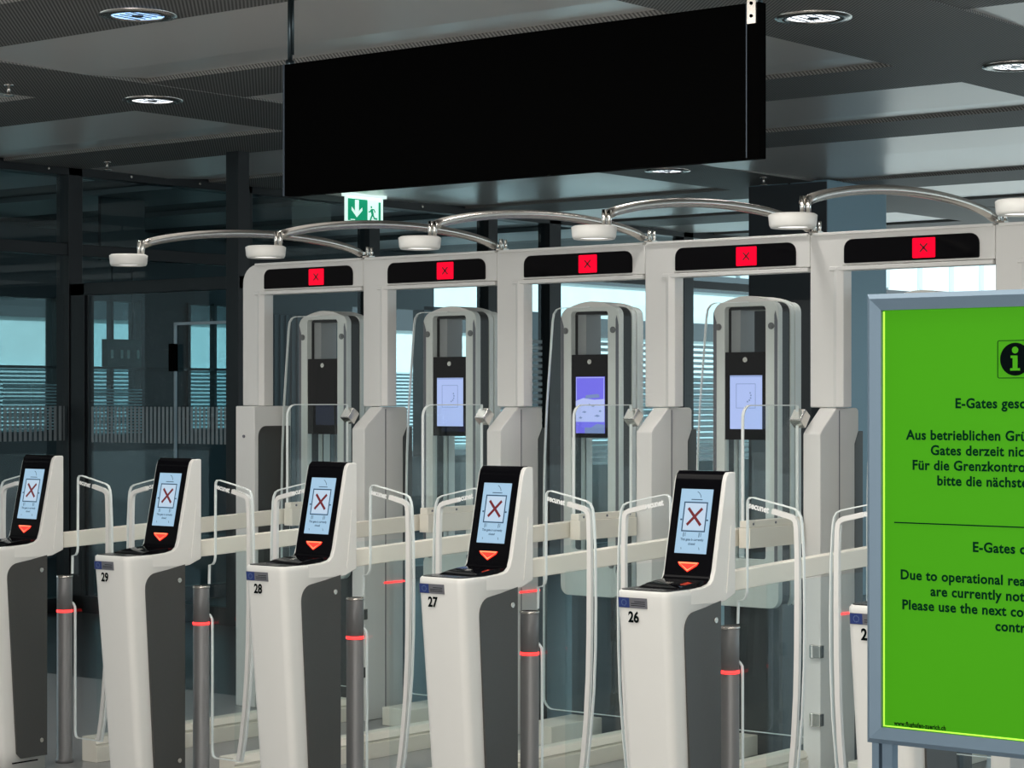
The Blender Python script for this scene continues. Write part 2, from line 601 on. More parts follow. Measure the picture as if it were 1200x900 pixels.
wb.box(XBK - 0.05, XBK + 0.03, 15.2, 18.9, 2.0, 2.03)
w2 = struct('reflected_window', wb, DARK)
MB().box(XBK - 0.1, XBK - 0.09, 15.2, 18.9, 1.2, 2.8).build('window_pane', glass('window_dimming_glass', (0.58, 0.66, 0.66), 0.02), w2)  # pane added to dim the bright windows
for (a, b, z, lb) in ((16.48, 17.28, 1.27, 'pale slatted blind of the reflected window, set beyond the glass door'),
                      (15.3, 16.06, 1.32, 'pale slatted blind of the reflected window at the left frame edge')):
    mb = MB()
    for i in range(15):
        mb.box(XBK + 0.04, XBK + 0.06, a, b, z + i * 0.035, z + 0.015 + i * 0.035)
    mb.box(XBK + 0.045, XBK + 0.05, (a + b) / 2, (a + b) / 2 + 0.006, z, z + 0.5)
    tag(mb.build('reflected_blind', FACB, None), lb, 'blind')
mb = MB()
for i in range(40):
    yy = 18.95 + i * 0.05
    mb.box(XBK + 0.03, XBK + 0.08 + 0.02 * (i % 2), yy, yy + 0.04, FLOOR, 2.7)
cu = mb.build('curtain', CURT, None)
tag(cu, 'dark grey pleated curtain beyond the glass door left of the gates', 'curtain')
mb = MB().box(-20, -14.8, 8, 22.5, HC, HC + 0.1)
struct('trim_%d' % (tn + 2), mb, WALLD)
# second ceiling band lines seen through the glass
for k, yy in enumerate((9.6, 11.6, 13.6, 15.6, 17.6, 19.6)):
    struct('trim_%d' % (tn + 3 + k), MB().box(-19.4, -14.9, yy, yy + 1.1, HC - 0.05, HC - 0.001), pbr('dim_ceiling_metal', (0.16, 0.19, 0.2), 0.4, 0.5))

# dark hanging sign beyond the glass door
hs = empty('hanging_sign', (-16.0, 13.96, 2.22), 'small dark hanging sign seen through the glass door at far left', 'sign')
MB().box(-16.04, -15.96, 13.76, 14.18, 1.96, 2.22).build('sign_box', pbr('dim_green_box', (0.01, 0.05, 0.045), 0.4), hs)
mb = MB()
mb.tube([(-16, 13.85, 2.22), (-16, 13.85, 2.95)], 0.006)
mb.tube([(-16, 14.1, 2.22), (-16, 14.1, 2.95)], 0.006)
mb.box(-16.02, -15.98, 13.7, 14.24, 2.95, 3.55)
mb.build('hanger', DARK, hs)
dm = pbr('dim_white_mark', (0.4, 0.5, 0.45), 0.5)
for a in (13.80, 13.92, 14.0, 14.12):
    MB().box(-15.959, -15.955, a, a + 0.03, 2.04, 2.12).build('pictogram', dm, hs)

# building across the forecourt
bd = empty('office_building', (-27, 30, FLOOR), 'pale office building with dark window band outside the rear glazing', 'building')
MB().box(-30, -26, 19, 62, FLOOR, 9).build('wall', FAC, bd)
MB().box(-26.0, -25.95, 19, 60, 2.87, 3.24).build('window_band', FACD, bd)
MB().box(-26.0, -25.95, 19, 60, 3.9, 4.25).build('window_band', FACD, bd)
MB().box(-26.0, -25.9, 19, 60, FLOOR, 0.75).build('plinth', FACD, bd)
mb = MB()
for i in range(26):
    mb.box(-25.99, -25.93, 19 + i * 1.6, 19.14 + i * 1.6, 4.3, 9)
mb.build('facade_ribs', FACB, bd)
mb = MB()
for i in range(22):
    mb.box(-25.99, -25.9, 19, 60, 0.85 + i * 0.06, 0.875 + i * 0.06)
mb.build('louvres', FACB, bd)
bd2 = empty('terminal_annex', (-6, 34, FLOOR), 'bright glazed annex with white boxes outside beyond the last lane', 'building')
MB().box(-16, 0, 38, 42, FLOOR, 3.1).build('wall', FAC, bd2)
for i in range(12):
    MB().box(-16 + i * 1.3, -15.3 + i * 1.3, 37.9, 38, 2.2, 2.85).build('window', FACB, bd2)
MB().box(-16, 0, 37.85, 37.98, 1.5, 2.1).build('window_band', FACD, bd2)

# pillar
mb = MB()
mb.box(-10.95, -10.135, 17.0, 18.05, FLOOR, HC)
struct('pillar', mb, PILLAR, 0.01)
struct('trim_%d' % (tn + 9), MB().box(-10.54, -10.52, 16.994, 17.0, FLOOR, HC), MATT)
struct('trim_%d' % (tn + 10), MB().box(-10.95, -10.14, 16.985, 16.998, FLOOR, HC - 0.02), pbr('dark_pillar_face', (0.045, 0.055, 0.065), 0.5, 0.2))  # thin sheet giving the front face a darker tone


# ------------------------------------------------------------------ portal frames (lane n at n*PITCH to the left)
YPF = 9.145
SIDE_FACING = ['behind the green notice board', 'in the second portal from the right', 'in the third portal from the right', 'in the fourth portal from the right', 'in the leftmost portal']


def make_portal(n, first=False):
    """the white arch of lane n: header, left column, black display, tall glass leaf"""
    dx = -(n - 2) * PITCH
    root = empty('gate_portal', (-5.9 + dx, YPF, FLOOR))
    x_l, x_r = -6.335 + dx, -5.555 + dx            # clear opening
    outer = -6.516 + dx if not first else -6.51 + dx
    y0, y1 = YPF, YPF + 0.065
    mb = MB()
    if first:
        pts = [(outer, 1.616)] + arc(outer + 0.11, 2.33, 0.11, 180, 90, 6) + [(x_r + 0.005, 2.44), (x_r + 0.005, 2.285), (x_l + .0, 2.285), (x_l, 1.616)]
    else:
        pts = [(outer, 1.614), (outer, 2.44), (x_r + 0.005, 2.44), (x_r + 0.005, 2.285), (x_l, 2.285), (x_l, 1.614)]
    mb.prism(pts, 'y', y0, y1)
    mb.build('arch', WHITE2, root, 0.006)
    # bright bevelled lining of the opening and lip along the top
    mb = MB()
    mb.prism([(x_l - 0.05, y0 - 0.004), (x_l - 0.028, y0 - 0.016), (x_l + 0.003, y0 + 0.0), (x_l + 0.003, y1 + 0.01), (x_l - 0.05, y1 + 0.006)], 'z', 1.616, 2.28)
    mb.box(x_l - 0.07, x_r, y0 - 0.012, y1 + 0.005, 2.262, 2.283)
    mb.build('opening_lining', WHITE2, root, 0.004)
    mb = MB()
    mb.box(outer + (0.11 if first else 0.02), x_r + 0.0, y0 - 0.012, y1 + 0.004, 2.432, 2.446)
    mb.build('top_lip', WHITE2, root, 0.003)
    # display
    px0, px1 = -6.327 + dx, -5.626 + dx
    pan = MB().prism(rrect(px0, px1, 2.295, 2.408, (0.008, 0.008, 0.045, 0.045)), 'y', y0 - 0.007, y0 + 0.003).build('display_panel', BLACK, root)
    c0, c1 = -5.962 + dx, -5.846 + dx
    zz0, zz1 = 2.305, 2.397
    MB().prism(rrect(c0, c1, zz0, zz1, 0.004, 2), 'y', y0 - 0.0105, y0 - 0.006).build('red_lamp', RED, pan)
    cx, cz = (c0 + c1) / 2, (zz0 + zz1) / 2
    mb = MB()
    F = lambda u, v, h: (cx + u, y0 - 0.011 - h, cz + v)
    s = 0.019
    mb.strip([(-s, -s), (s, s)], 0.007, F, 0, 0.001)
    mb.strip([(-s, s), (s, -s)], 0.007, F, 0, 0.001)
    mb.build('cross_mark', REDX, pan)
    # tall glass leaf
    gx = -6.225 + dx
    gl = arc(gx + 0.06, 0.09, 0.06, 180, 270, 6) + [(x_r - 0.012, 0.03), (x_r - 0.012, 2.13)] + [(gx + 0.11, 2.13), (gx + 0.085, 2.122), (gx + 0.066, 2.10), (gx + 0.058, 2.06), (gx + 0.02, 1.62), (gx + 0.005, 1.35), (gx, 1.1)]
    tg = MB().prism(gl, 'y', YPF + 0.03, YPF + 0.042).build('glass_leaf', TALLG, root)
    MB().strip([(gx + 0.30, 2.13)] + gl[-7:] + gl[:8], 0.0030, lambda u, v, h: (u, YPF + 0.028 + h, v), 0, 0.016).build('glass_edge', EDGE, tg)
    return root


PL = {0: 'white portal arch with black header, at the far right edge above the green board',
      1: 'white portal arch whose red cross is just above the green notice board',
      2: 'white portal arch framing the stele right above kiosk 26, second red cross from the right',
      3: 'white portal arch framing the violet landscape screen',
      4: 'white portal arch with second red cross from the left',
      5: 'leftmost white portal arch with rounded outer corner and dark unlit stele'}
for n in range(0, 6):
    p = make_portal(n, n == 5)
    tag(p, PL[n], 'gate portal', 'white portals of the automatic gates')

# lower cabinets beside each portal column (side wall end posts)
CABG = 'white side cabinets at the portal columns'


def make_cabinet():
    root = empty('side_cabinet', (-5.455, 9.1, FLOOR))
    x0, x1 = -5.5, -5.405
    prof = [(9.0, FLOOR), (9.0, 1.49), (9.025, 1.515), (9.15, 1.612), (9.34, 1.612), (9.355, 1.60), (9.355, 1.50), (9.32, 1.44), (9.32, FLOOR)]
    MB().prism(prof, 'x', x0, x1).build('body', WHITE2, root, 0.006)
    prof2 = [(9.322, FLOOR), (9.322, 1.44), (9.354, 1.50), (9.40, 1.50), (9.40, FLOOR)]
    MB().prism(prof2, 'x', x0 + 0.01, x1 - 0.002).build('rear_panel', GREY, root, 0.003)
    MB().box(x1, x1 + 0.003, 9.17, 9.174, FLOOR + .05, 1.60).build('seam', PLATE, root)
    mb = MB()
    mb.box(x1 - 0.02, x1 + 0.004, 9.16, 9.33, 0.628, 0.637)
    mb.build('light_strip', REDHOT, root)
    for z in (0.44, 0.12):
        mb = MB()
        mb.box(x1 - 0.03, x1 + 0.012, 8.975, 9.015, z, z + 0.06)
        mb.cyl((x1 - 0.035, 8.985, z - 0.002), 0.014, 0.064, 'z', 12)
        mb.build('hinge', CHROME, root, 0.004)
    return root


CABL = {0: 'white side cabinet hidden at the right edge behind the green notice board',
        1: 'white side cabinet directly left of the green notice board, with two steel hinges showing',
        2: 'white side cabinet to the left above kiosk 26',
        3: 'white side cabinet rising behind the head of kiosk 27',
        4: 'white side cabinet just right of kiosk 28 head'}
cab0 = make_cabinet()
for n in (1, 0, 2, 3, 4):
    c = cab0 if n == 1 else copy_tree(cab0)
    c.location.x = -5.455 - (n - 1) * PITCH
    tag(c, CABL[n], 'cabinet', CABG)
# the end cabinet of the row is broader with a rounded dark inset
ec = empty('side_cabinet', (-9.23, 9.1, FLOOR), 'broad white end cabinet at the left end of the row, dark inset and small lock', 'cabinet', CABG)
MB().prism([(9.0, FLOOR), (9.0, 1.615), (9.30, 1.615)] + [(9.30 - 0.02, FLOOR)], 'x', -9.32, -9.165).build('body', WHITE2, ec, 0.006)
MB().prism([(9.03, FLOOR + .05)] + arc(9.09, 1.44, 0.06, 180, 90, 6) + [(9.285, 1.50), (9.27, FLOOR + .05)], 'x', -9.166, -9.160).build('inset_panel', GREY, ec)
mb = MB().cyl((-9.25, 8.994, 1.44), 0.009, 0.008, 'y', 12)
mb.build('lock', PLATE, ec)


# ------------------------------------------------------------------ camera steles standing behind the portal plane
def make_stele(n, mode):
    dx = -(n - 2) * PITCH
    L = -6.215 + dx
    W_ = 0.385
    yf = 9.31
    root = empty('camera_stele', (L + W_ / 2, yf + 0.1, FLOOR))
    zt, zb = 2.165, 0.62
    outer = (arc(L + 0.05, zb + 0.05, 0.05, 180, 270, 5) + arc(L + W_ - 0.05, zb + 0.05, 0.05, 270, 360, 5)
             + arc(L + W_ - 0.05, zt - 0.075, 0.05, 0, 78, 5) + arc(L + 0.07, zt - 0.095, 0.07, 102, 180, 5))
    inner = rrect(L + 0.07, L + 0.31, 0.86, 2.115, 0.018, 5)
    fr = MB().ring(outer, inner, 'y', yf, yf + 0.04).build('front_frame', WHITE, root, 0.004)
    # slight arched crown on top
    crown = [(L + 0.055, zt - 0.028)] + [(L + 0.055 + (W_ - 0.095) * t / 8, zt - 0.026 + 0.028 * math.sin(math.pi * t / 8)) for t in range(1, 8)] + [(L + W_ - 0.04, zt - 0.028)]
    MB().prism(crown, 'y', yf + 0.001, yf + 0.20).build('crown', WHITE, root, 0.002)
    sc = lambda k: rrect(L + k, L + W_ - k, zb + k, zt - 0.026 - k * 0.5, 0.05, 5)
    innr = rrect(L + 0.05, L + 0.33, 0.84, 2.10, 0.018, 5)
    MB().ring(sc(0.006), innr, 'y', yf + 0.04, yf + 0.115).build('dark_shell', pbr('stele_dark_shell', (0.008, 0.01, 0.011), 0.35, 0, 0.2), root)
    mb = MB()
    mb.ring(sc(0.0), innr, 'y', yf + 0.117, yf + 0.15)
    mb.ring(sc(0.008), innr, 'y', yf + 0.15, yf + 0.16)
    mb.ring(sc(0.0), innr, 'y', yf + 0.16, yf + 0.215)
    mb.build('rear_shell', WHITE, root, 0.003)
    # inner cheek left, grey
    MB().box(L + 0.071, L + 0.125, yf + 0.06, yf + 0.19, 1.5, 2.13).build('inner_cheek', pbr('stele_cheek', (0.35, 0.35, 0.35), 0.5), root)
    # black terminal with screen
    pn = MB().prism(rrect(L + 0.069, L + 0.311, 1.452, 1.888, 0.004, 2), 'y', yf + 0.006, yf + 0.06).build('terminal', BLACK, root)
    sx0, sx1, sz0, sz1 = L + 0.10, L + 0.288, 1.505, 1.772
    F = lambda u, v, h: (sx0 + u, yf + 0.0055 - h, sz0 + v)
    if mode == 'lav':
        s = MB().box(sx0, sx1, yf + 0.003, yf + 0.0055, sz0, sz1).build('screen', LAV, pn)
        mb = MB()
        mb.strip([(0.038, 0.105), (0.15, 0.105), (0.15, 0.225), (0.038, 0.225)], 0.004, F, 0.003, 0.0035, True)
        mb.strip([(0.0, 0.262), (sx1 - sx0, 0.262)], 0.004, F, 0.003, 0.0035)
        for a in (-70, -45, -20, 5, 30):
            cx, cy = 0.094 + 0.03 * math.cos(R(a)), 0.165 + 0.03 * math.sin(R(a))
            mb.fprism(arc(cx, cy, 0.005, 0, 300, 5), F, 0.003, 0.0036)
        mb.build('screen_graphic', LAVL, pn)
    elif mode == 'pic':
        s = MB().box(sx0, sx1, yf + 0.003, yf + 0.0055, sz0 - .03, sz1).build('screen', VIOLET, pn)
        mb = MB()
        mb.fprism([(0.0, 0.03), (0.188, 0.03), (0.188, 0.15), (0.12, 0.146), (0.05, 0.155), (0.0, 0.14)], F, 0.003, 0.0035)
        mb.strip([(0.004, 0.145), (0.004, 0.262), (0.184, 0.262), (0.184, 0.145)], 0.004, F, 0.003, 0.0035)
        mb.build('landscape', ICE, pn)
        mb = MB()
        mb.fprism([(0.062, 0.152), (0.155, 0.158), (0.155, 0.172), (0.14, 0.176), (0.068, 0.170)], F, 0.0035, 0.004)
        for (a, b, c) in ((0.08, 0.118, 0.012), (0.10, 0.112, 0.016), (0.04, 0.08, 0.02), (0.12, 0.06, 0.025), (0.15, 0.085, 0.012), (0.02, 0.05, 0.015)):
            mb.fprism([(a, b), (a + c, b - 0.004), (a + c * 1.6, b + 0.002), (a + c * 0.8, b + 0.008)], F, 0.0036, 0.0041)
        mb.fprism([(0.06, -0.03), (0.188, -0.03), (0.188, 0.015), (0.14, 0.02), (0.10, 0.0), (0.06, 0.0)], F, 0.0036, 0.0041)
        mb.build('landscape_detail', LAVL, pn)
    else:
        MB().box(sx0, sx1, yf + 0.004, yf + 0.0055, sz0, sz1).build('screen', BLACK, pn)
    MB().cyl((L + 0.19, yf + 0.006, 1.85), 0.013, -0.006, 'y', 16).build('lens', STEEL, pn)
    for (x, z) in ((0.035, 2.015), (0.345, 2.015), (0.05, 0.79), (0.335, 0.79)):
        mb = MB().cyl((L + x, yf + 0.001, z), 0.017, -0.006, 'y', 16)
        mb.cyl((L + x, yf - 0.005, z), 0.009, -0.004, 'y', 10)
        mb.build('lock', pbr('lock_metal', (0.2, 0.2, 0.2), 0.3, 0.9) if 'lock_metal' not in bpy.data.materials else bpy.data.materials['lock_metal'], root)
    mb = MB()
    for x in (0.004, W_ - 0.022):
        mb.prism([(L + x, 0.75), (L + x + 0.018, 0.8), (L + x + 0.018, 2.04), (L + x + (0.006 if x > 0.1 else 0.0), 2.09), (L + x, 2.07)], 'y', yf - 0.002, yf + 0.002)
    mb.build('edge_inlay', PLATE, root)
    # glazed lower infill and the standing foot
    MB().box(L + 0.071, L + 0.309, yf + 0.02, yf + 0.028, 0.87, 1.45).build('lower_glass', TALLG, root)
    MB().box(L + 0.02, L + W_ - 0.02, yf + 0.07, yf + 0.2, FLOOR, 0.64).build('foot', pbr('stele_foot', (0.03, 0.033, 0.036), 0.3) if 'stele_foot' not in bpy.data.materials else bpy.data.materials['stele_foot'], root, 0.004)
    MB().box(L + 0.02, L + 0.22, 8.95, 9.95, FLOOR, FLOOR + 0.1).build('base_plate', CREAM, root, 0.004)
    return root


SL = {1: ('lav', 'camera stele mostly hidden behind the green board, only its crown shows'),
      2: ('lav', 'arched camera stele with pale blue screen, rightmost fully seen, above kiosk 26'),
      3: ('pic', 'arched camera stele whose screen shows a violet landscape picture'),
      4: ('lav', 'arched camera stele with pale blue screen above kiosk 27'),
      5: ('off', 'leftmost arched camera stele, its screen dark')}
for n in (1, 2, 3, 4, 5):
    tag(make_stele(n, SL[n][0]), SL[n][1], 'camera stele', 'camera steles inside the gates')


# ------------------------------------------------------------------ lane dividers: rail, bracket, glass, kerb
def make_divider():
    root = empty('lane_divider', (-5.52, 8.05, FLOOR))
    x0, x1 = -5.55, -5.50
    mb = MB()
    mb.prism([(7.012, 0.932), (7.012, 1.006), (8.97, 1.078), (8.97, 0.998)], 'x', -5.60, -5.552)
    mb.build('rail', CREAM, root, 0.004)
    mb = MB()
    mb.box(x0 + 0.01, x1 + 0.02, 8.51, 8.98, 0.975, 1.068)
    mb.box(x0 + 0.015, x1 + 0.012, 8.51, 8.98, 1.068, 1.10)
    br = mb.build('bracket', CREAM, root, 0.003)
    mb = MB()
    for yy in (8.55, 8.74, 8.93):
        mb.cyl((x1 + 0.012, yy, 1.085), 0.006, 0.003, 'x', 10)
    mb.build('screw', PLATE, br)
    og = rrect(8.52, 8.99, 1.06, 1.625, (0.005, 0.005, 0.005, 0.06), 6)
    ug = MB().prism(og, 'x', x0 + 0.02, x0 + 0.03).build('upper_glass', TALLG, root)
    MB().strip(og, 0.005, lambda u, v, h: (x0 + 0.018 + h, u, v), 0, 0.014, True).build('glass_edge', EDGE, ug)
    mb = MB()
    # diamond-shaped clamp
    mb.prism([(8.955, 1.555), (9.0, 1.61), (9.05, 1.575), (9.005, 1.515)], 'x', x0 - 0.002, x1 + 0.014)
    mb.build('clamp', CHROME, root, 0.006)
    lg = MB().box(x0 + 0.02, x0 + 0.03, 7.2, 8.99, -0.06, 0.95).build('lower_glass', TALLG, root)
    mb = MB()
    mb.prism([(x0 - 0.03, FLOOR), (x1 + 0.03, FLOOR), (x1 + 0.03, -0.045), (x1 + 0.02, -0.04), (x1 + 0.02, -0.034), (x1 + 0.03, -0.03), (x1 + 0.012, 0.0), (x0 - 0.03, 0.0)], 'y', 7.15, 9.0)
    mb.build('kerb', CREAM, root, 0.002)
    return root


div0 = make_divider()
DL = {0: 'lane divider behind the green notice board, rail and low glass',
      1: 'lane divider with cream rail running back from kiosk 26 to the green board',
      2: 'lane divider with cream rail running back from kiosk 27',
      3: 'lane divider with cream rail running back from kiosk 28',
      4: 'lane divider with cream rail running back from kiosk 29',
      5: 'lane divider with cream rail running back from kiosk 30 at the left edge'}
for n in range(1, 6):
    c = div0 if n == 1 else copy_tree(div0)
    # divider n stands in line with kiosk n
    c.location.x = -5.52 + PITCH - (n - 1) * PITCH
    tag(c, DL[n], 'lane divider', 'glass lane dividers with cream rails')


# ------------------------------------------------------------------ overhead arms with round luminaires
def make_arm():
    X = -5.535
    root = empty('arched_lamp', (X, 9.2, 2.446))
    pts = []
    p0, p1, p2 = Vector((9.13, 2.475)), Vector((8.25, 2.64)), Vector((7.52, 2.475))
    a = 1.6
    for i in range(25):
        t = i / 24
        yy = 9.12 + (7.50 - 9.12) * t
        z = 2.470 - 0.045 * t + 0.083 * (1 - ((t - 0.5) / 0.5) ** 2) ** 0.75
        pts.append((X, yy, z))
    MB().tube(pts, 0.021, 14).build('tube', STEEL, root)
    mb = MB()
    mb.cyl((X, 9.18, 2.449), 0.011, 0.06, 'z', 12)
    mb.cyl((X + 0.03, 9.18, 2.449), 0.008, 0.055, 'z', 12)
    mb.box(X - 0.012, X + 0.04, 9.15, 9.195, 2.4475, 2.456)
    mb.box(X - 0.008, X + 0.008, 9.10, 9.19, 2.462, 2.478)
    mb.build('bracket', CHROME, root)
    mb = MB()
    mb.cyl((X, 7.49, 2.375), 0.010, 0.075, 'z', 12)
    mb.cyl((X + 0.028, 7.49, 2.375), 0.010, 0.07, 'z', 12)
    mb.build('post', CHROME, root)
    mb = MB()
    mb.lathe((X, 7.42, 0), [(0.0, 2.376), (0.086, 2.376), (0.096, 2.370), (0.092, 2.330), (0.086, 2.320), (0.076, 2.320), (0.074, 2.329), (0.0, 2.329)])
    lum = mb.build('luminaire', WHITE, root)
    MB().cyl((X, 7.42, 2.3265), 0.07, 0.002, 'z', 24).build('light_disc', pbr('luminaire_light', (0.8, 0.8, 0.8), 0.4, emit=(1, 0.97, 0.92), es=1.5), lum)
    l = bpy.data.lights.new('luminaire_beam', 'SPOT')
    l.energy = 14
    l.spot_size = R(150)
    l.spot_blend = 0.9
    l.shadow_soft_size = 0.08
    l.color = (1, 0.98, 0.95)
    lo = bpy.data.objects.new('luminaire_beam', l)
    COL.objects.link(lo)
    lo.parent = root
    lo.location = (0, 7.42 - 9.2, 2.295 - 2.446)
    return root


arm0 = make_arm()
AL = {0: 'steel overhead arm at the far right edge, only its round luminaire in view',
      1: 'steel overhead arm with round luminaire, arching left of the far right column',
      2: 'steel overhead arm with round luminaire, spanning above the second red cross from the right',
      3: 'steel overhead arm with round luminaire, spanning above the middle red cross',
      4: 'steel overhead arm with round luminaire right below the green exit sign',
      5: 'leftmost steel overhead arm with round luminaire in front of the dark glazing'}
for n in range(0, 6):
    c = arm0 if n == 0 else copy_tree(arm0)
    c.location.x = -4.58 + PITCH - n * PITCH
    tag(c, AL[n], 'overhead arm', 'curved arms with luminaires over the lanes')

# ------------------------------------------------------------------ kiosks
KX, KY = -4.687, 6.552


def frontY(z):
    return KY + 0.085 * (0.955 - z)


TX = math.atan2(0.076, 0.36)


def face(u, v, h):
    """head face coordinates: u across, v up from z=.98, h out of the face"""
    y = 6.852 + v * math.sin(TX) - h * math.cos(TX)
    z = 0.98 + v * math.cos(TX) + h * math.sin(TX)
    return (KX + u, y, z)


def number_mesh(num):
    mb = MB()
    fn = lambda u, v, h: (KX - 0.060 + u, frontY(0.842) - 0.004, 0.842 + v)
    vs, fs = mesh_text(num, 0.054, fn, 0, sx=0.88, bold=0.0019)
    mb.add(vs, fs)
    return mb


def make_kiosk():
    root = empty('passport_kiosk', (KX, KY + 0.2, FLOOR))
    # body: stacked rounded sections
    zs = [FLOOR, 0.0, 0.3, 0.6, 0.8, 0.90, 0.935, 0.950, 0.957]
    secs = []
    for z in zs:
        ins = 0.0 if z < 0.95 else (0.001 if z < 0.955 else 0.006)
        hw = 0.117 - 0.012 * (0.955 - z) / 1.0 - ins
        y0 = frontY(z) + ins
        y1 = 6.895
        r = 0.032
        loop = [(KX - hw, y1), ] + [(KX - hw + r + r * math.cos(R(a)), y0 + r + r * math.sin(R(a))) for a in range(180, 271, 15)] + \
               [(KX + hw - r + r * math.cos(R(a)), y0 + r + r * math.sin(R(a))) for a in range(270, 361, 15)] + [(KX + hw, y1)]
        secs.append([(p[0], p[1], z) for p in loop])
    mb = MB()
    m = len(secs[0])
    vs = [p for s in secs for p in s]
    fs = []
    for k in range(len(secs) - 1):
        for i in range(m):
            j = (i + 1) % m
            fs.append((k * m + i, k * m + j, (k + 1) * m + j, (k + 1) * m + i))
    mb.add(vs, fs, True)
    mb.add(vs, [tuple(range(m))[::-1], tuple(range(len(vs) - m, len(vs)))])
    body = mb.build('body', WHITE, root)
    # head with flowing side cheek
    prof = [(6.70, 0.957), (6.79, 0.962), (6.83, 0.970), (6.850, 0.985), (6.862, 1.02), (6.932, 1.345), (6.940, 1.366), (6.955, 1.380), (7.0, 1.380), (7.0, 0.925), (6.93, 0.90), (6.88, 0.895), (6.70, 0.90)]
    hd = MB().prism(prof, 'x', KX - 0.117, KX + 0.117).build('head', WHITE, root, 0.006, 3)
    # raised crease on the cheeks
    for sx in (-1, 1):
        xa = KX + sx * 0.117
        MB().prism([(6.935, 0.93), (6.965, 0.935), (6.965, 1.18)], 'x', xa - 0.001, xa + sx * 0.003).build('cheek_fold', WHITE, hd)
    # anthracite side panels, rounded upper front corner
    for sx in (-1, 1):
        xa = KX + sx * (0.1175)
        pts = [(6.745, -0.055), (6.72, -0.03), (6.66, 0.80)] + arc(6.725, 0.812, 0.065, 175, 95, 6) + [(6.80, 0.888), (6.897, 0.905), (6.897, -0.055)]
        sp = MB().prism(pts, 'x', xa - sx * 0.02, xa + sx * 0.0015).build('side_panel', GREY, root)
        mb = MB()
        for (yy, z) in ((6.862, 0.835), (6.862, 0.02)):
            mb.cyl((xa + sx * 0.001, yy, z), 0.011, sx * 0.004, 'x', 12)
        mb.build('bolt', STEEL, sp)
        MB().box(xa - 0.003, xa + 0.003, 6.69, 6.84, -0.075, -0.069).build('slot', MATT, root)
    # black face panel wrapping over the top
    pf = [(-0.004, 0.0), (-0.004, 0.0)]
    prof = [(6.770, 0.9635), (6.80, 0.9665), (6.826, 0.9735), (6.843, 0.982), (6.853, 0.995), (6.929, 1.345), (6.937, 1.369), (6.953, 1.3835), (6.985, 1.3835), (6.985, 1.37), (6.95, 1.36), (6.88, 0.97), (6.80, 0.955), (6.77, 0.955)]
    fp = MB().prism(prof, 'x', KX - 0.109, KX + 0.100).build('face_panel', BLACK, root, 0.002)
    H = 0.004
    scr = MB().fprism([(-0.072, 0.098), (0.070, 0.098), (0.070, 0.342), (-0.072, 0.342)], face, H - 0.003, H).build('screen', SCREEN, fp)
    mb = MB()
    mb.fprism([(-0.046, 0.187), (0.048, 0.187), (0.048, 0.287), (-0.046, 0.287)], face, H, H + 0.0004)
    mb.build('screen_field', SCRIN, fp)
    mb = MB()
    mb.strip([(-0.050, 0.182), (0.052, 0.182), (0.052, 0.291), (-0.050, 0.291)], 0.0065, face, H + 0.0004, H + 0.0008, True)
    for a in (-0.040, 0.030):
        mb.strip([(a, 0.177), (a, 0.160)], 0.003, face, H + 0.0002, H + 0.0005)
        mb.strip([(a + 0.008, 0.177), (a + 0.008, 0.162)], 0.002, face, H + 0.0002, H + 0.0005)
    for a in (-0.058, 0.059):
        mb.strip([(a, 0.222), (a, 0.228)], 0.008, face, H + 0.0002, H + 0.0005)
    mb.strip([(-0.022, 0.302), (0.028, 0.302)], 0.003, face, H + 0.0002, H + 0.0005)
    mb.strip([(0.020, 0.310), (0.018, 0.318), (0.010, 0.328), (0.002, 0.332)], 0.0022, face, H + 0.0002, H + 0.0005)
    mb.strip([(-0.045, 0.120), (-0.043, 0.112)], 0.002, face, H + 0.0002, H + 0.0005)
    mb.strip([(0.035, 0.122), (0.038, 0.112)], 0.002, face, H + 0.0002, H + 0.0005)
    for t, vv in (('This gate is currently', 0.146), ('closed', 0.130)):
        vs, fs = mesh_text(t, 0.0128, lambda u, v, h: face(u + 0.001, vv + v, H + 0.0006), 0, 'CENTER', sx=0.95, bold=0.0003)
        mb.add(vs, fs)
    mb.build('screen_print', NAVY, fp)
    mb = MB()
    mb.strip([(-0.030, 0.205), (0.032, 0.269)], 0.011, face, H + 0.0008, H + 0.0012)
    mb.strip([(-0.030, 0.269), (0.032, 0.205)], 0.011, face, H + 0.0008, H + 0.0014)
    mb.build('cross_mark', SCRX, fp)
    mb = MB()
    mb.fprism([(-0.050, 0.064), (0.044, 0.064), (0.036, 0.052), (-0.003, 0.028), (-0.042, 0.052)], face, 0.002, H + 0.0015)
    mb.build('arrow_light', REDDIM, fp)
    MB().strip([(-0.046, 0.062), (0.040, 0.062), (-0.003, 0.034)], 0.006, face, H + 0.0012, H + 0.002, True).build('arrow_outline', pbr('bright_red_light', (1, .3, .1), 0.4, emit=(1.0, 0.13, 0.07), es=1.6), fp)
    # reader deck
    dk = MB().prism(rrect(KX - 0.108, KX + 0.104, KY + 0.012, 6.86, (0.028, 0.028, 0.002, 0.002)), 'z', 0.954, 0.9605).build('reader_deck', pbr('deck_black', (0.012, 0.012, 0.013), 0.25), root)
    prof = [(6.64, 0.959), (6.66, 0.966), (6.70, 0.974), (6.76, 0.981), (6.815, 0.984), (6.815, 0.959)]
    MB().prism(prof, 'x', KX - 0.080, KX + 0.098).build('document_reader', BLACK, dk, 0.002)
    MB().prism([(6.715, 0.9755), (6.735, 0.9785), (6.735, 0.9800), (6.715, 0.977)], 'x', KX - 0.005, KX + 0.018).build('reader_symbol', STEEL, dk)
    # emblem plate and number on the front
    fy = lambda z: frontY(z)
    P = lambda u, v, h: (KX + u, fy(v) - h, v)
    pl = MB().fprism([(-0.101, 0.893), (0.026, 0.893), (0.026, 0.931), (-0.101, 0.931)], P, -0.002, 0.003).build('emblem_plate', PLATE, root)
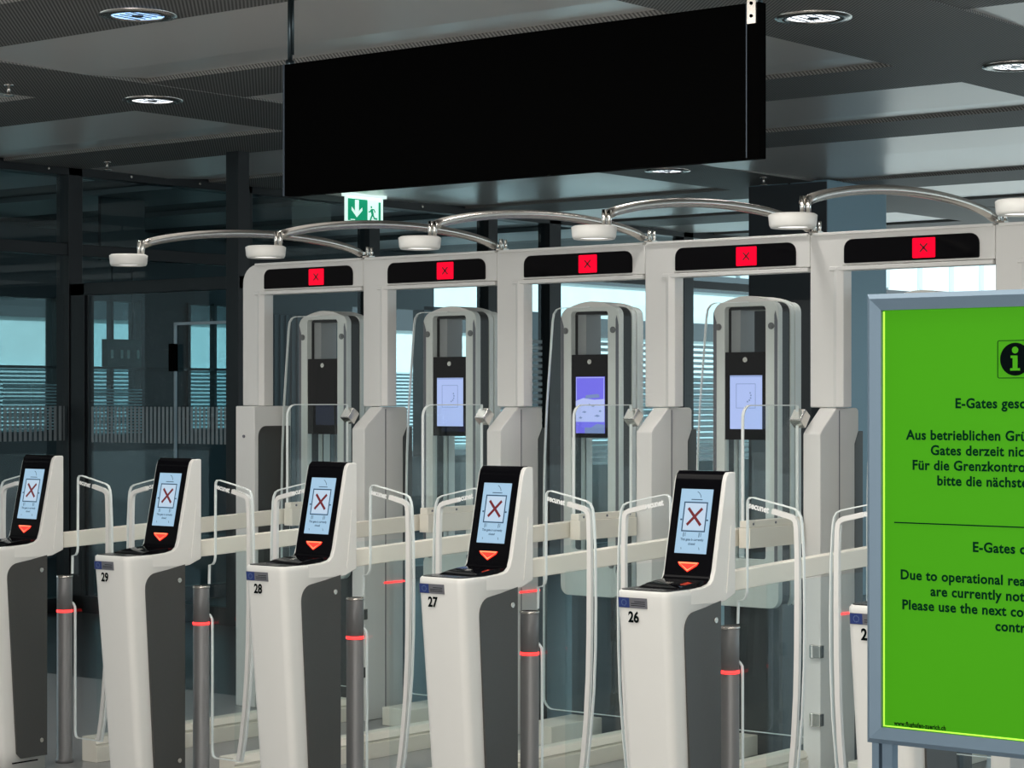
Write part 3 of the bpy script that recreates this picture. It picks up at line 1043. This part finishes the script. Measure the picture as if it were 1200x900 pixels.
    MB().fprism([(-0.099, 0.8945), (-0.052, 0.8945), (-0.052, 0.9295), (-0.099, 0.9295)], P, 0.003, 0.0036).build('flag', EUBLUE, pl)
    mb = MB()
    for k in range(12):
        a = 2 * math.pi * k / 12
        cx, cy = -0.0755 + 0.0105 * math.cos(a), 0.912 + 0.0105 * math.sin(a)
        star = []
        for q in range(10):
            rr = 0.0026 if q % 2 == 0 else 0.0012
            b = math.pi / 2 + q * math.pi / 5
            star.append((cx + rr * math.cos(b), cy + rr * math.sin(b)))
        mb.fprism(star, P, 0.0036, 0.004)
    mb.build('star_circle', EUSTAR, pl)
    mb = MB()
    for v in (0.917, 0.910, 0.903):
        mb.strip([(-0.045 if v < 0.915 else -0.03, v), (0.018, v)], 0.0022, P, 0.003, 0.0034)
    mb.build('plate_print', INKB, pl)
    number_mesh('26').build('number', INKB, root)
    return root


k0 = make_kiosk()
KPOS = {0: '25', 1: '26', 2: '27', 3: '28', 4: '29', 5: '30'}
KL = {0: 'white passport kiosk almost hidden behind the green notice board',
      1: 'white passport kiosk numbered 26, nearest one left of the green board',
      2: 'white passport kiosk numbered 27',
      3: 'white passport kiosk numbered 28',
      4: 'white passport kiosk numbered 29',
      5: 'leftmost white passport kiosk, cut by the left edge of the frame'}
for n in (1, 0, 2, 3, 4, 5):
    c = k0 if n == 1 else copy_tree(k0)
    c.location.x = KX - (n - 1) * PITCH
    if n != 1:
        nb = child(c, 'number')
        tmp = number_mesh(KPOS[n]).build('tmp', INKB, None, org=Vector((KX, KY + 0.2, FLOOR)))
        nb.data = tmp.data
        bpy.data.objects.remove(tmp)
    tag(c, KL[n], 'passport kiosk', 'passport kiosks in a row')


# ------------------------------------------------------------------ bollards with light rings
def make_bollard():
    X, Y = -4.642, 7.065
    root = empty('gate_post', (X, Y, FLOOR))
    r = 0.038
    MB().lathe((X, Y, 0), [(0, FLOOR), (r + .006, FLOOR), (r + .006, FLOOR + 0.02), (r, FLOOR + 0.022), (r, 0.612), (r - .003, 0.614)]).build('post', POST, root)
    MB().lathe((X, Y, 0), [(r - .003, 0.626), (r, 0.628), (r, 0.787), (r - 0.003, 0.79), (0, 0.79)]).build('top_section', POST, root)
    MB().lathe((X, Y, 0), [(r - .004, 0.613), (r + .0015, 0.615), (r + .0015, 0.625), (r - .004, 0.627)]).build('light_ring', REDHOT, root)
    MB().lathe((X, Y, 0), [(r + 0.001, 0.783), (r + 0.003, 0.786), (r + 0.001, 0.793), (r - 0.004, 0.793)]).build('rim', STEEL, root)
    return root


b0 = make_bollard()
BL = {0: 'grey gate post behind the green notice board',
      1: 'grey gate post with red light ring right behind kiosk 26',
      2: 'grey gate post with red light ring right behind kiosk 27',
      3: 'grey gate post with red light ring right behind kiosk 28',
      4: 'grey gate post with red light ring right behind kiosk 29',
      5: 'leftmost grey gate post with red light ring, behind kiosk 30'}
for n in range(1, 6):
    c = b0 if n == 1 else copy_tree(b0)
    c.location.x = -4.642 - (n - 1) * PITCH
    tag(c, BL[n], 'gate post', 'grey gate posts with red light rings')


# ------------------------------------------------------------------ swing leaves
def make_leaf(side):
    """leaf pair centred on -5.243; side -1 = left leaf (A), +1 = right leaf (B)"""
    cx, Y = -5.243, 7.1
    root = empty('swing_leaf', (cx + side * 0.34, Y, FLOOR))
    m = (lambda x: x) if side < 0 else (lambda x: 2 * cx - x)
    F = lambda u, v, h: (m(u), Y - 0.006 + h, v)
    pts = [(-5.373, 0.0), (-5.347, 0.12), (-5.325, 0.30), (-5.308, 0.48), (-5.300, 0.66), (-5.298, 0.84), (-5.301, 1.06), (-5.309, 1.19), (-5.314, 1.215), (-5.325, 1.235), (-5.345, 1.245),
           (-5.43, 1.263), (-5.522, 1.281), (-5.538, 1.280), (-5.547, 1.270), (-5.549, 1.255), (-5.551, 0.925), (-5.556, 0.905), (-5.566, 0.893), (-5.590, 0.888),
           (-5.592, 0.66), (-5.582, 0.652), (-5.573, 0.64), (-5.571, 0.62), (-5.571, 0.03), (-5.565, 0.008), (-5.55, 0.0)]
    gl = MB().fprism(pts, F, 0, 0.010).build('glass', LEAFG, root)
    ed = [p for p in pts if not (abs(p[1] - 0.888) < 1e-6 and p[0] < -5.58)]
    i0 = 20
    mb = MB()
    mb.strip(pts[i0:] + pts[:20] + [(-5.5925, 0.80)], 0.0048, F, -0.001, 0.011)
    mb.build('glass_edge', EDGE, gl)
    # white curved strip
    st = [(-5.436, 1.232), (-5.40, 1.2235), (-5.358, 1.214), (-5.343, 1.207), (-5.334, 1.195), (-5.3305, 1.17), (-5.3275, 1.08), (-5.327, 0.90), (-5.328, 0.72), (-5.332, 0.55), (-5.342, 0.38), (-5.358, 0.22), (-5.376, 0.10), (-5.396, 0.004)]
    MB().strip(st, lambda i: 0.019 if i < 7 else 0.021, F, -0.004, 0.014).build('white_strip', WTXT if False else WHITE2, root)
    sl = math.radians(-11)
    if side < 0:
        org, rot = (-5.541, 1.2435), sl
    else:
        org, rot = (2 * cx + 5.440, 0), -sl
    def T(u, v, h):
        if side < 0:
            return (-5.541 + u * math.cos(sl) - v * math.sin(sl), Y - 0.0085, 1.2425 + u * math.sin(sl) + v * math.cos(sl))
        a = -sl
        x0 = m(-5.433)
        return (x0 + u * math.cos(a) - v * math.sin(a), Y - 0.0085, 1.2235 + u * math.sin(a) + v * math.cos(a))
    vs, fs = mesh_text('secunet', 0.034, T, 0, sx=0.86, bold=0.0013)
    MB().add(vs, fs).build('lettering', WTXT, root)
    return root


la = make_leaf(-1)
lb = make_leaf(1)
LA = {1: 'left-hinged clear swing leaf with white curved strip, beside the post of kiosk 26',
      2: 'clear swing leaf hinged on the post of kiosk 27, white strip on its right',
      3: 'clear swing leaf hinged on the post of kiosk 28, white strip on its right',
      4: 'clear swing leaf hinged on the post of kiosk 29, white strip on its right',
      5: 'clear swing leaf hinged on the post of kiosk 30, white strip on its right'}
LB = {0: 'clear swing leaf cut by the green board, white strip on its left side',
      1: 'clear swing leaf immediately left of kiosk 26, partly behind it',
      2: 'clear swing leaf immediately left of kiosk 27, partly behind it',
      3: 'clear swing leaf immediately left of kiosk 28, partly behind it',
      4: 'clear swing leaf immediately left of kiosk 29, partly behind it',
      5: 'clear swing leaf immediately left of the kiosk at the left frame edge'}
# leaf pair k stands between kiosk k+1 (left) and kiosk k (right)
for n in range(1, 6):
    c = la if n == 1 else copy_tree(la)
    c.location.x = -5.243 - 0.34 + PITCH - (n - 1) * PITCH
    tag(c, LA[n], 'swing leaf', 'glass swing leaves with white strips')
for n in range(0, 6):
    c = lb if n == 0 else copy_tree(lb)
    c.location.x = -5.243 + 0.34 + PITCH - n * PITCH
    tag(c, LB[n], 'swing leaf', 'glass swing leaves with white strips')

# ------------------------------------------------------------------ big black hanging sign
YS = 7.39
sg = empty('overhead_sign', (-6.0, YS + 0.06, 3.215), 'large black unlit overhead sign hung on thin rods from the ceiling', 'sign')
MB().box(-7.33, -4.715, YS, YS + 0.05, 2.6, 3.215).build('panel', MATT, sg, 0.003)
mb = MB()
mb.box(-7.335, -7.325, YS - 0.003, YS + 0.053, 2.6, 3.215)
mb.box(-4.775, -4.771, YS - 0.004, YS + 0.001, 2.605, 3.21)
mb.build('edge_trim', ALUD, sg)
for x in (-7.315, -4.74):
    mb = MB()
    mb.tube([(x, YS + 0.025, 3.2), (x, YS + 0.025, HC)], 0.012)
    mb.tube([(x + 0.018, YS + 0.025, 3.26), (x + 0.018, YS + 0.025, HC)], 0.006)
    mb.cyl((x, YS + 0.025, 3.205), 0.022, 0.03)
    mb.build('rod', pbr('rod_metal', (0.05, 0.07, 0.08), 0.3, 0.8) if 'rod_metal' not in bpy.data.materials else bpy.data.materials['rod_metal'], sg)
mb = MB()
mb.box(-4.765, -4.725, YS - 0.012, YS + 0.002, 3.13, 3.28)
pl = mb.build('mounting_plate', STEEL, sg)
mb = MB()
mb.cyl((-4.745, YS - 0.012, 3.16), 0.007, -0.003, 'y', 8)
mb.cyl((-4.745, YS - 0.012, 3.21), 0.007, -0.003, 'y', 8)
mb.build('screw', MATT, pl)

# ------------------------------------------------------------------ exit sign parallel to the glazing
XE = -14.3
ex = empty('exit_sign', (XE, 15.5, 3.6), 'green and white emergency exit sign with down arrow and running figure', 'exit sign')
y0, y1, z0, z1 = 15.18, 15.70, 3.31, 3.56
MB().box(XE + 0.035, XE + 0.05, y0, y1, z0, z1).build('sign_face', EXITW, ex)
F = lambda u, v, h: (XE + 0.051 + h, y0 + u, z0 + v)
wd, hh = y1 - y0, z1 - z0
MB().box(XE - 0.02, XE + 0.09, y0 + .02, y1 + 0.01, z1 + 0.005, z1 + 0.035).build('housing', EXITW, ex)
mb = MB()
mb.fprism([(0.030, 0.025), (0.30, 0.025), (0.30, hh - 0.018), (0.030, hh - 0.018)], F, 0, 0.002)
mb.fprism([(0.455, 0.02), (0.485, 0.02), (0.485, hh - 0.03), (0.455, hh - 0.03)], F, 0, 0.002)
# running figure
mb.fprism(arc(0.355, 0.168, 0.011, 0, 330, 10), F, 0, 0.002)
mb.strip([(0.355, 0.148), (0.374, 0.095)], 0.032, F, 0, 0.002)
mb.strip([(0.315, 0.12), (0.34, 0.125), (0.356, 0.146), (0.39, 0.146), (0.408, 0.120)], 0.013, F, 0, 0.0025)
mb.strip([(0.372, 0.10), (0.352, 0.07), (0.335, 0.030)], 0.019, F, 0, 0.0026)
mb.strip([(0.374, 0.10), (0.395, 0.062), (0.435, 0.060)], 0.018, F, 0, 0.0024)
mb.build('green_field', GREEN, ex)
mb = MB()
mb.fprism([(0.150, 0.06), (0.225, 0.125), (0.225, 0.155), (0.178, 0.115), (0.178, hh - 0.028), (0.126, hh - 0.028), (0.126, 0.115), (0.080, 0.155), (0.080, 0.125)][::-1], F, 0.002, 0.004)
mb.strip([(0.065, 0.035), (0.125, 0.035)], 0.008, F, 0.002, 0.004)
mb.build('arrow', EXITW, ex)
MB().tube([(XE, 15.45, z1 + .03), (XE, 15.45, HC)], 0.01).build('hanger', DARK, ex)

# ------------------------------------------------------------------ green notice board
YB = 5.0
BX0, BX1, BZ0, BZ1 = -2.867, -2.053, 0.772, 1.921
nb = empty('notice_board', (-2.46, YB + 0.03, FLOOR), 'free-standing green notice board in a blue-grey aluminium frame, gates closed notice', 'notice board')
t = 0.042
# mitred snap frame, each side a chamfered profile
def fr_side(a, b, c, d):
    # a,b outer corners, c,d inner corners (b side)
    ridge = 0.45
    return [a, b, c, d]
o_ = [(BX0, BZ0), (BX1, BZ0), (BX1, BZ1), (BX0, BZ1)]
i_ = [(BX0 + t, BZ0 + t), (BX1 - t, BZ0 + t), (BX1 - t, BZ1 - t), (BX0 + t, BZ1 - t)]
m_ = [(BX0 + t * .3, BZ0 + t * .3), (BX1 - t * .3, BZ0 + t * .3), (BX1 - t * .3, BZ1 - t * .3), (BX0 + t * .3, BZ1 - t * .3)]
for k in range(4):
    j = (k + 1) % 4
    vs = []
    for (lp, yy) in ((o_, YB + 0.045), (o_, YB + 0.006), (m_, YB - 0.006), (i_, YB + 0.002), (i_, YB + 0.045)):
        vs += [(lp[k][0], yy, lp[k][1]), (lp[j][0], yy, lp[j][1])]
    fs = [(2 * q, 2 * q + 1, 2 * q + 3, 2 * q + 2) for q in range(4)] + [(8, 9, 1, 0), (0, 2, 4, 6, 8), (1, 9, 7, 5, 3)]
    MB().add(vs, fs).build('frame_side', ALU, nb)
ps = MB().box(BX0 + t - .002, BX1 - t + .002, YB + 0.012, YB + 0.03, BZ0 + t - .002, BZ1 - t + .002).build('poster', POSTER, nb)
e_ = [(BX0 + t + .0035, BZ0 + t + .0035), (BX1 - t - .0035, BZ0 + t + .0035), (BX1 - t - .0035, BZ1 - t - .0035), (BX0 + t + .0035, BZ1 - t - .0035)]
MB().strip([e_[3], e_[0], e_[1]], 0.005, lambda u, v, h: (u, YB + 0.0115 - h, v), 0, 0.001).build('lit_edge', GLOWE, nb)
cx = -2.457
def PT(u, v, h=0):
    return (u, YB + 0.0108, v)
def line(mb, s, z, size, x=None, align='CENTER', bold=0.0010, sx=1.0):
    xx = cx if x is None else x
    vs, fs = mesh_text(s, size, lambda u, v, h: (xx + u, YB + 0.0108, z + v), 0, align, sx=sx, bold=bold, space=1.06)
    mb.add(vs, fs)
CAP = 0.0345
GER = [('E-Gates geschlossen', 1.630, -2.621)]
for s, z, x in (('Aus betrieblichen Gründen sind die E-', 1.550, -2.757), ('Gates derzeit nicht in Betrieb.', 1.512, -2.689),
                ('Für die Grenzkontrolle benutzen Sie', 1.474, -2.741), ('bitte die nächsten Schalter.', 1.436, -2.671)):
    GER.append((s, z, x))
GER.append(('E-Gates closed', 1.273, -2.573))
for s, z, x in (('Due to operational reasons, the E-Gates', 1.195, -2.775), ('are currently not available.', 1.157, -2.689),
                ('Please use the next counter for passport', 1.119, -2.770), ('control.', 1.081, -2.511)):
    GER.append((s, z, x))
for s, z, x in GER:
    mb = MB()
    line(mb, s, z, CAP, x=x, align='LEFT')
    mb.build('text_line', INK, ps)
mb = MB()
line(mb, 'www.flughafen-zuerich.ch', 0.8215, 0.0165, x=-2.792, align='LEFT', bold=0.0005, sx=0.80)
mb.build('web_address', INKB, ps)
MB().box(-2.792, -2.12, YB + 0.0105, YB + 0.012, 1.3365, 1.3395).build('rule_line', INK, ps)
G = lambda u, v, h: (cx - 0.0 + u, YB + 0.0108 - h, 1.750 + v)
ic = MB().fprism(arc(0, 0, 0.0405, 0, 352, 44), G, 0, 0.0004).build('info_disc', INKB, ps)
mb = MB()
mb.fprism(arc(0.0, 0.0225, 0.0085, 0, 345, 20), G, 0.0006, 0.001)
mb.fprism([(-0.012, 0.009), (0.0065, 0.009), (0.0065, -0.022), (0.013, -0.022), (0.013, -0.028), (-0.013, -0.028), (-0.013, -0.022), (-0.0065, -0.022), (-0.0065, 0.003), (-0.012, 0.003)][::-1], G, 0.0006, 0.001)
mb.build('info_letter', POSTER, ps)
MB().strip(rrect(-0.047, 0.047, -0.046, 0.046, 0.004, 2), 0.0018, G, 0, 0.0005, True).build('info_outline', INK, ps)
for x0 in (-2.857, -2.112):
    mb = MB()
    mb.box(x0, x0 + 0.02, YB + 0.012, YB + 0.05, FLOOR + .015, BZ0 + 0.01)
    mb.box(x0 + 0.026, x0 + 0.055, YB + 0.018, YB + 0.048, FLOOR + .015, BZ0 + 0.01)
    mb.box(x0 + 0.015, x0 + 0.03, YB + 0.03, YB + 0.045, FLOOR + .015, BZ0 + 0.01)
    mb.box(x0 - 0.01, x0 + 0.065, YB - 0.2, YB + 0.26, FLOOR, FLOOR + 0.015)
    mb.build('leg', ALU, nb)


# ------------------------------------------------------------------ downlights, sprinklers
def downlight(x, y, mat, label, power=48):
    root = empty('downlight', (x, y, HC - 0.015), label, 'ceiling light', 'round recessed downlights')
    MB().lathe((x, y, HC - 0.02), [(0.195, 0.008), (0.195, 0.0), (0.14, -0.006), (0.132, 0.0), (0.132, 0.006)]).build('rim', STEEL, root)
    lp = MB().cyl((x, y, HC - 0.017), 0.132, 0.003, 'z', 32).build('reflector', mat, root)
    mb = MB()
    for k in range(5):
        o = -0.085 + k * 0.043
        mb.box(x + o, x + o + 0.01, y - 0.085, y + 0.085, HC - 0.021, HC - 0.017)
    mb.cyl((x, y, HC - 0.023), 0.03, 0.006, 'z', 12)
    mb.build('louvre', LAMPD, root)
    l = bpy.data.lights.new('downlight_beam', 'SPOT')
    l.energy = power
    l.spot_size = R(125)
    l.spot_blend = 0.8
    l.shadow_soft_size = 0.12
    l.color = (1, 0.97, 0.93)
    lo = bpy.data.objects.new('downlight_beam', l)
    COL.objects.link(lo)
    lo.parent = root
    lo.location = (0, 0, -0.03)


downlight(-8.47, 7.50, LAMPB, 'round downlight with a bluish glow at the upper left corner')
downlight(-10.80, 9.69, LAMP, 'round white downlight left of the black sign, in the ribbed band')
downlight(-5.86, 9.69, LAMP, 'round downlight right of the top of the black sign')
downlight(-5.80, 11.84, LAMP, 'round downlight cut by the right edge of the frame')
downlight(-10.74, 15.4, LAMP, 'small far downlight just below the black sign')
downlight(-5.84, 8.62, LAMP, 'round downlight only peeking above the black sign')


def sprinkler(x, y, label):
    root = empty('sprinkler', (x, y, HC), label, 'sprinkler', 'ceiling sprinklers')
    mb = MB().cyl((x, y, HC - 0.075), 0.010, 0.075, 'z', 10)
    mb.cyl((x, y, HC - 0.02), 0.03, 0.012, 'z', 14)
    mb.build('stem', STEEL, root)
    mb = MB().cyl((x, y, HC - 0.08), 0.035, 0.006, 'z', 14)
    mb.build('deflector', STEEL, root)


sprinkler(-10.97, 8.67, 'small sprinkler under the ceiling at the left frame edge')
sprinkler(-13.9, 11.98, 'small sprinkler above the dark glazing, left of the black sign')
sprinkler(-10.42, 16.4, 'small sprinkler near the pillar top below the black sign')
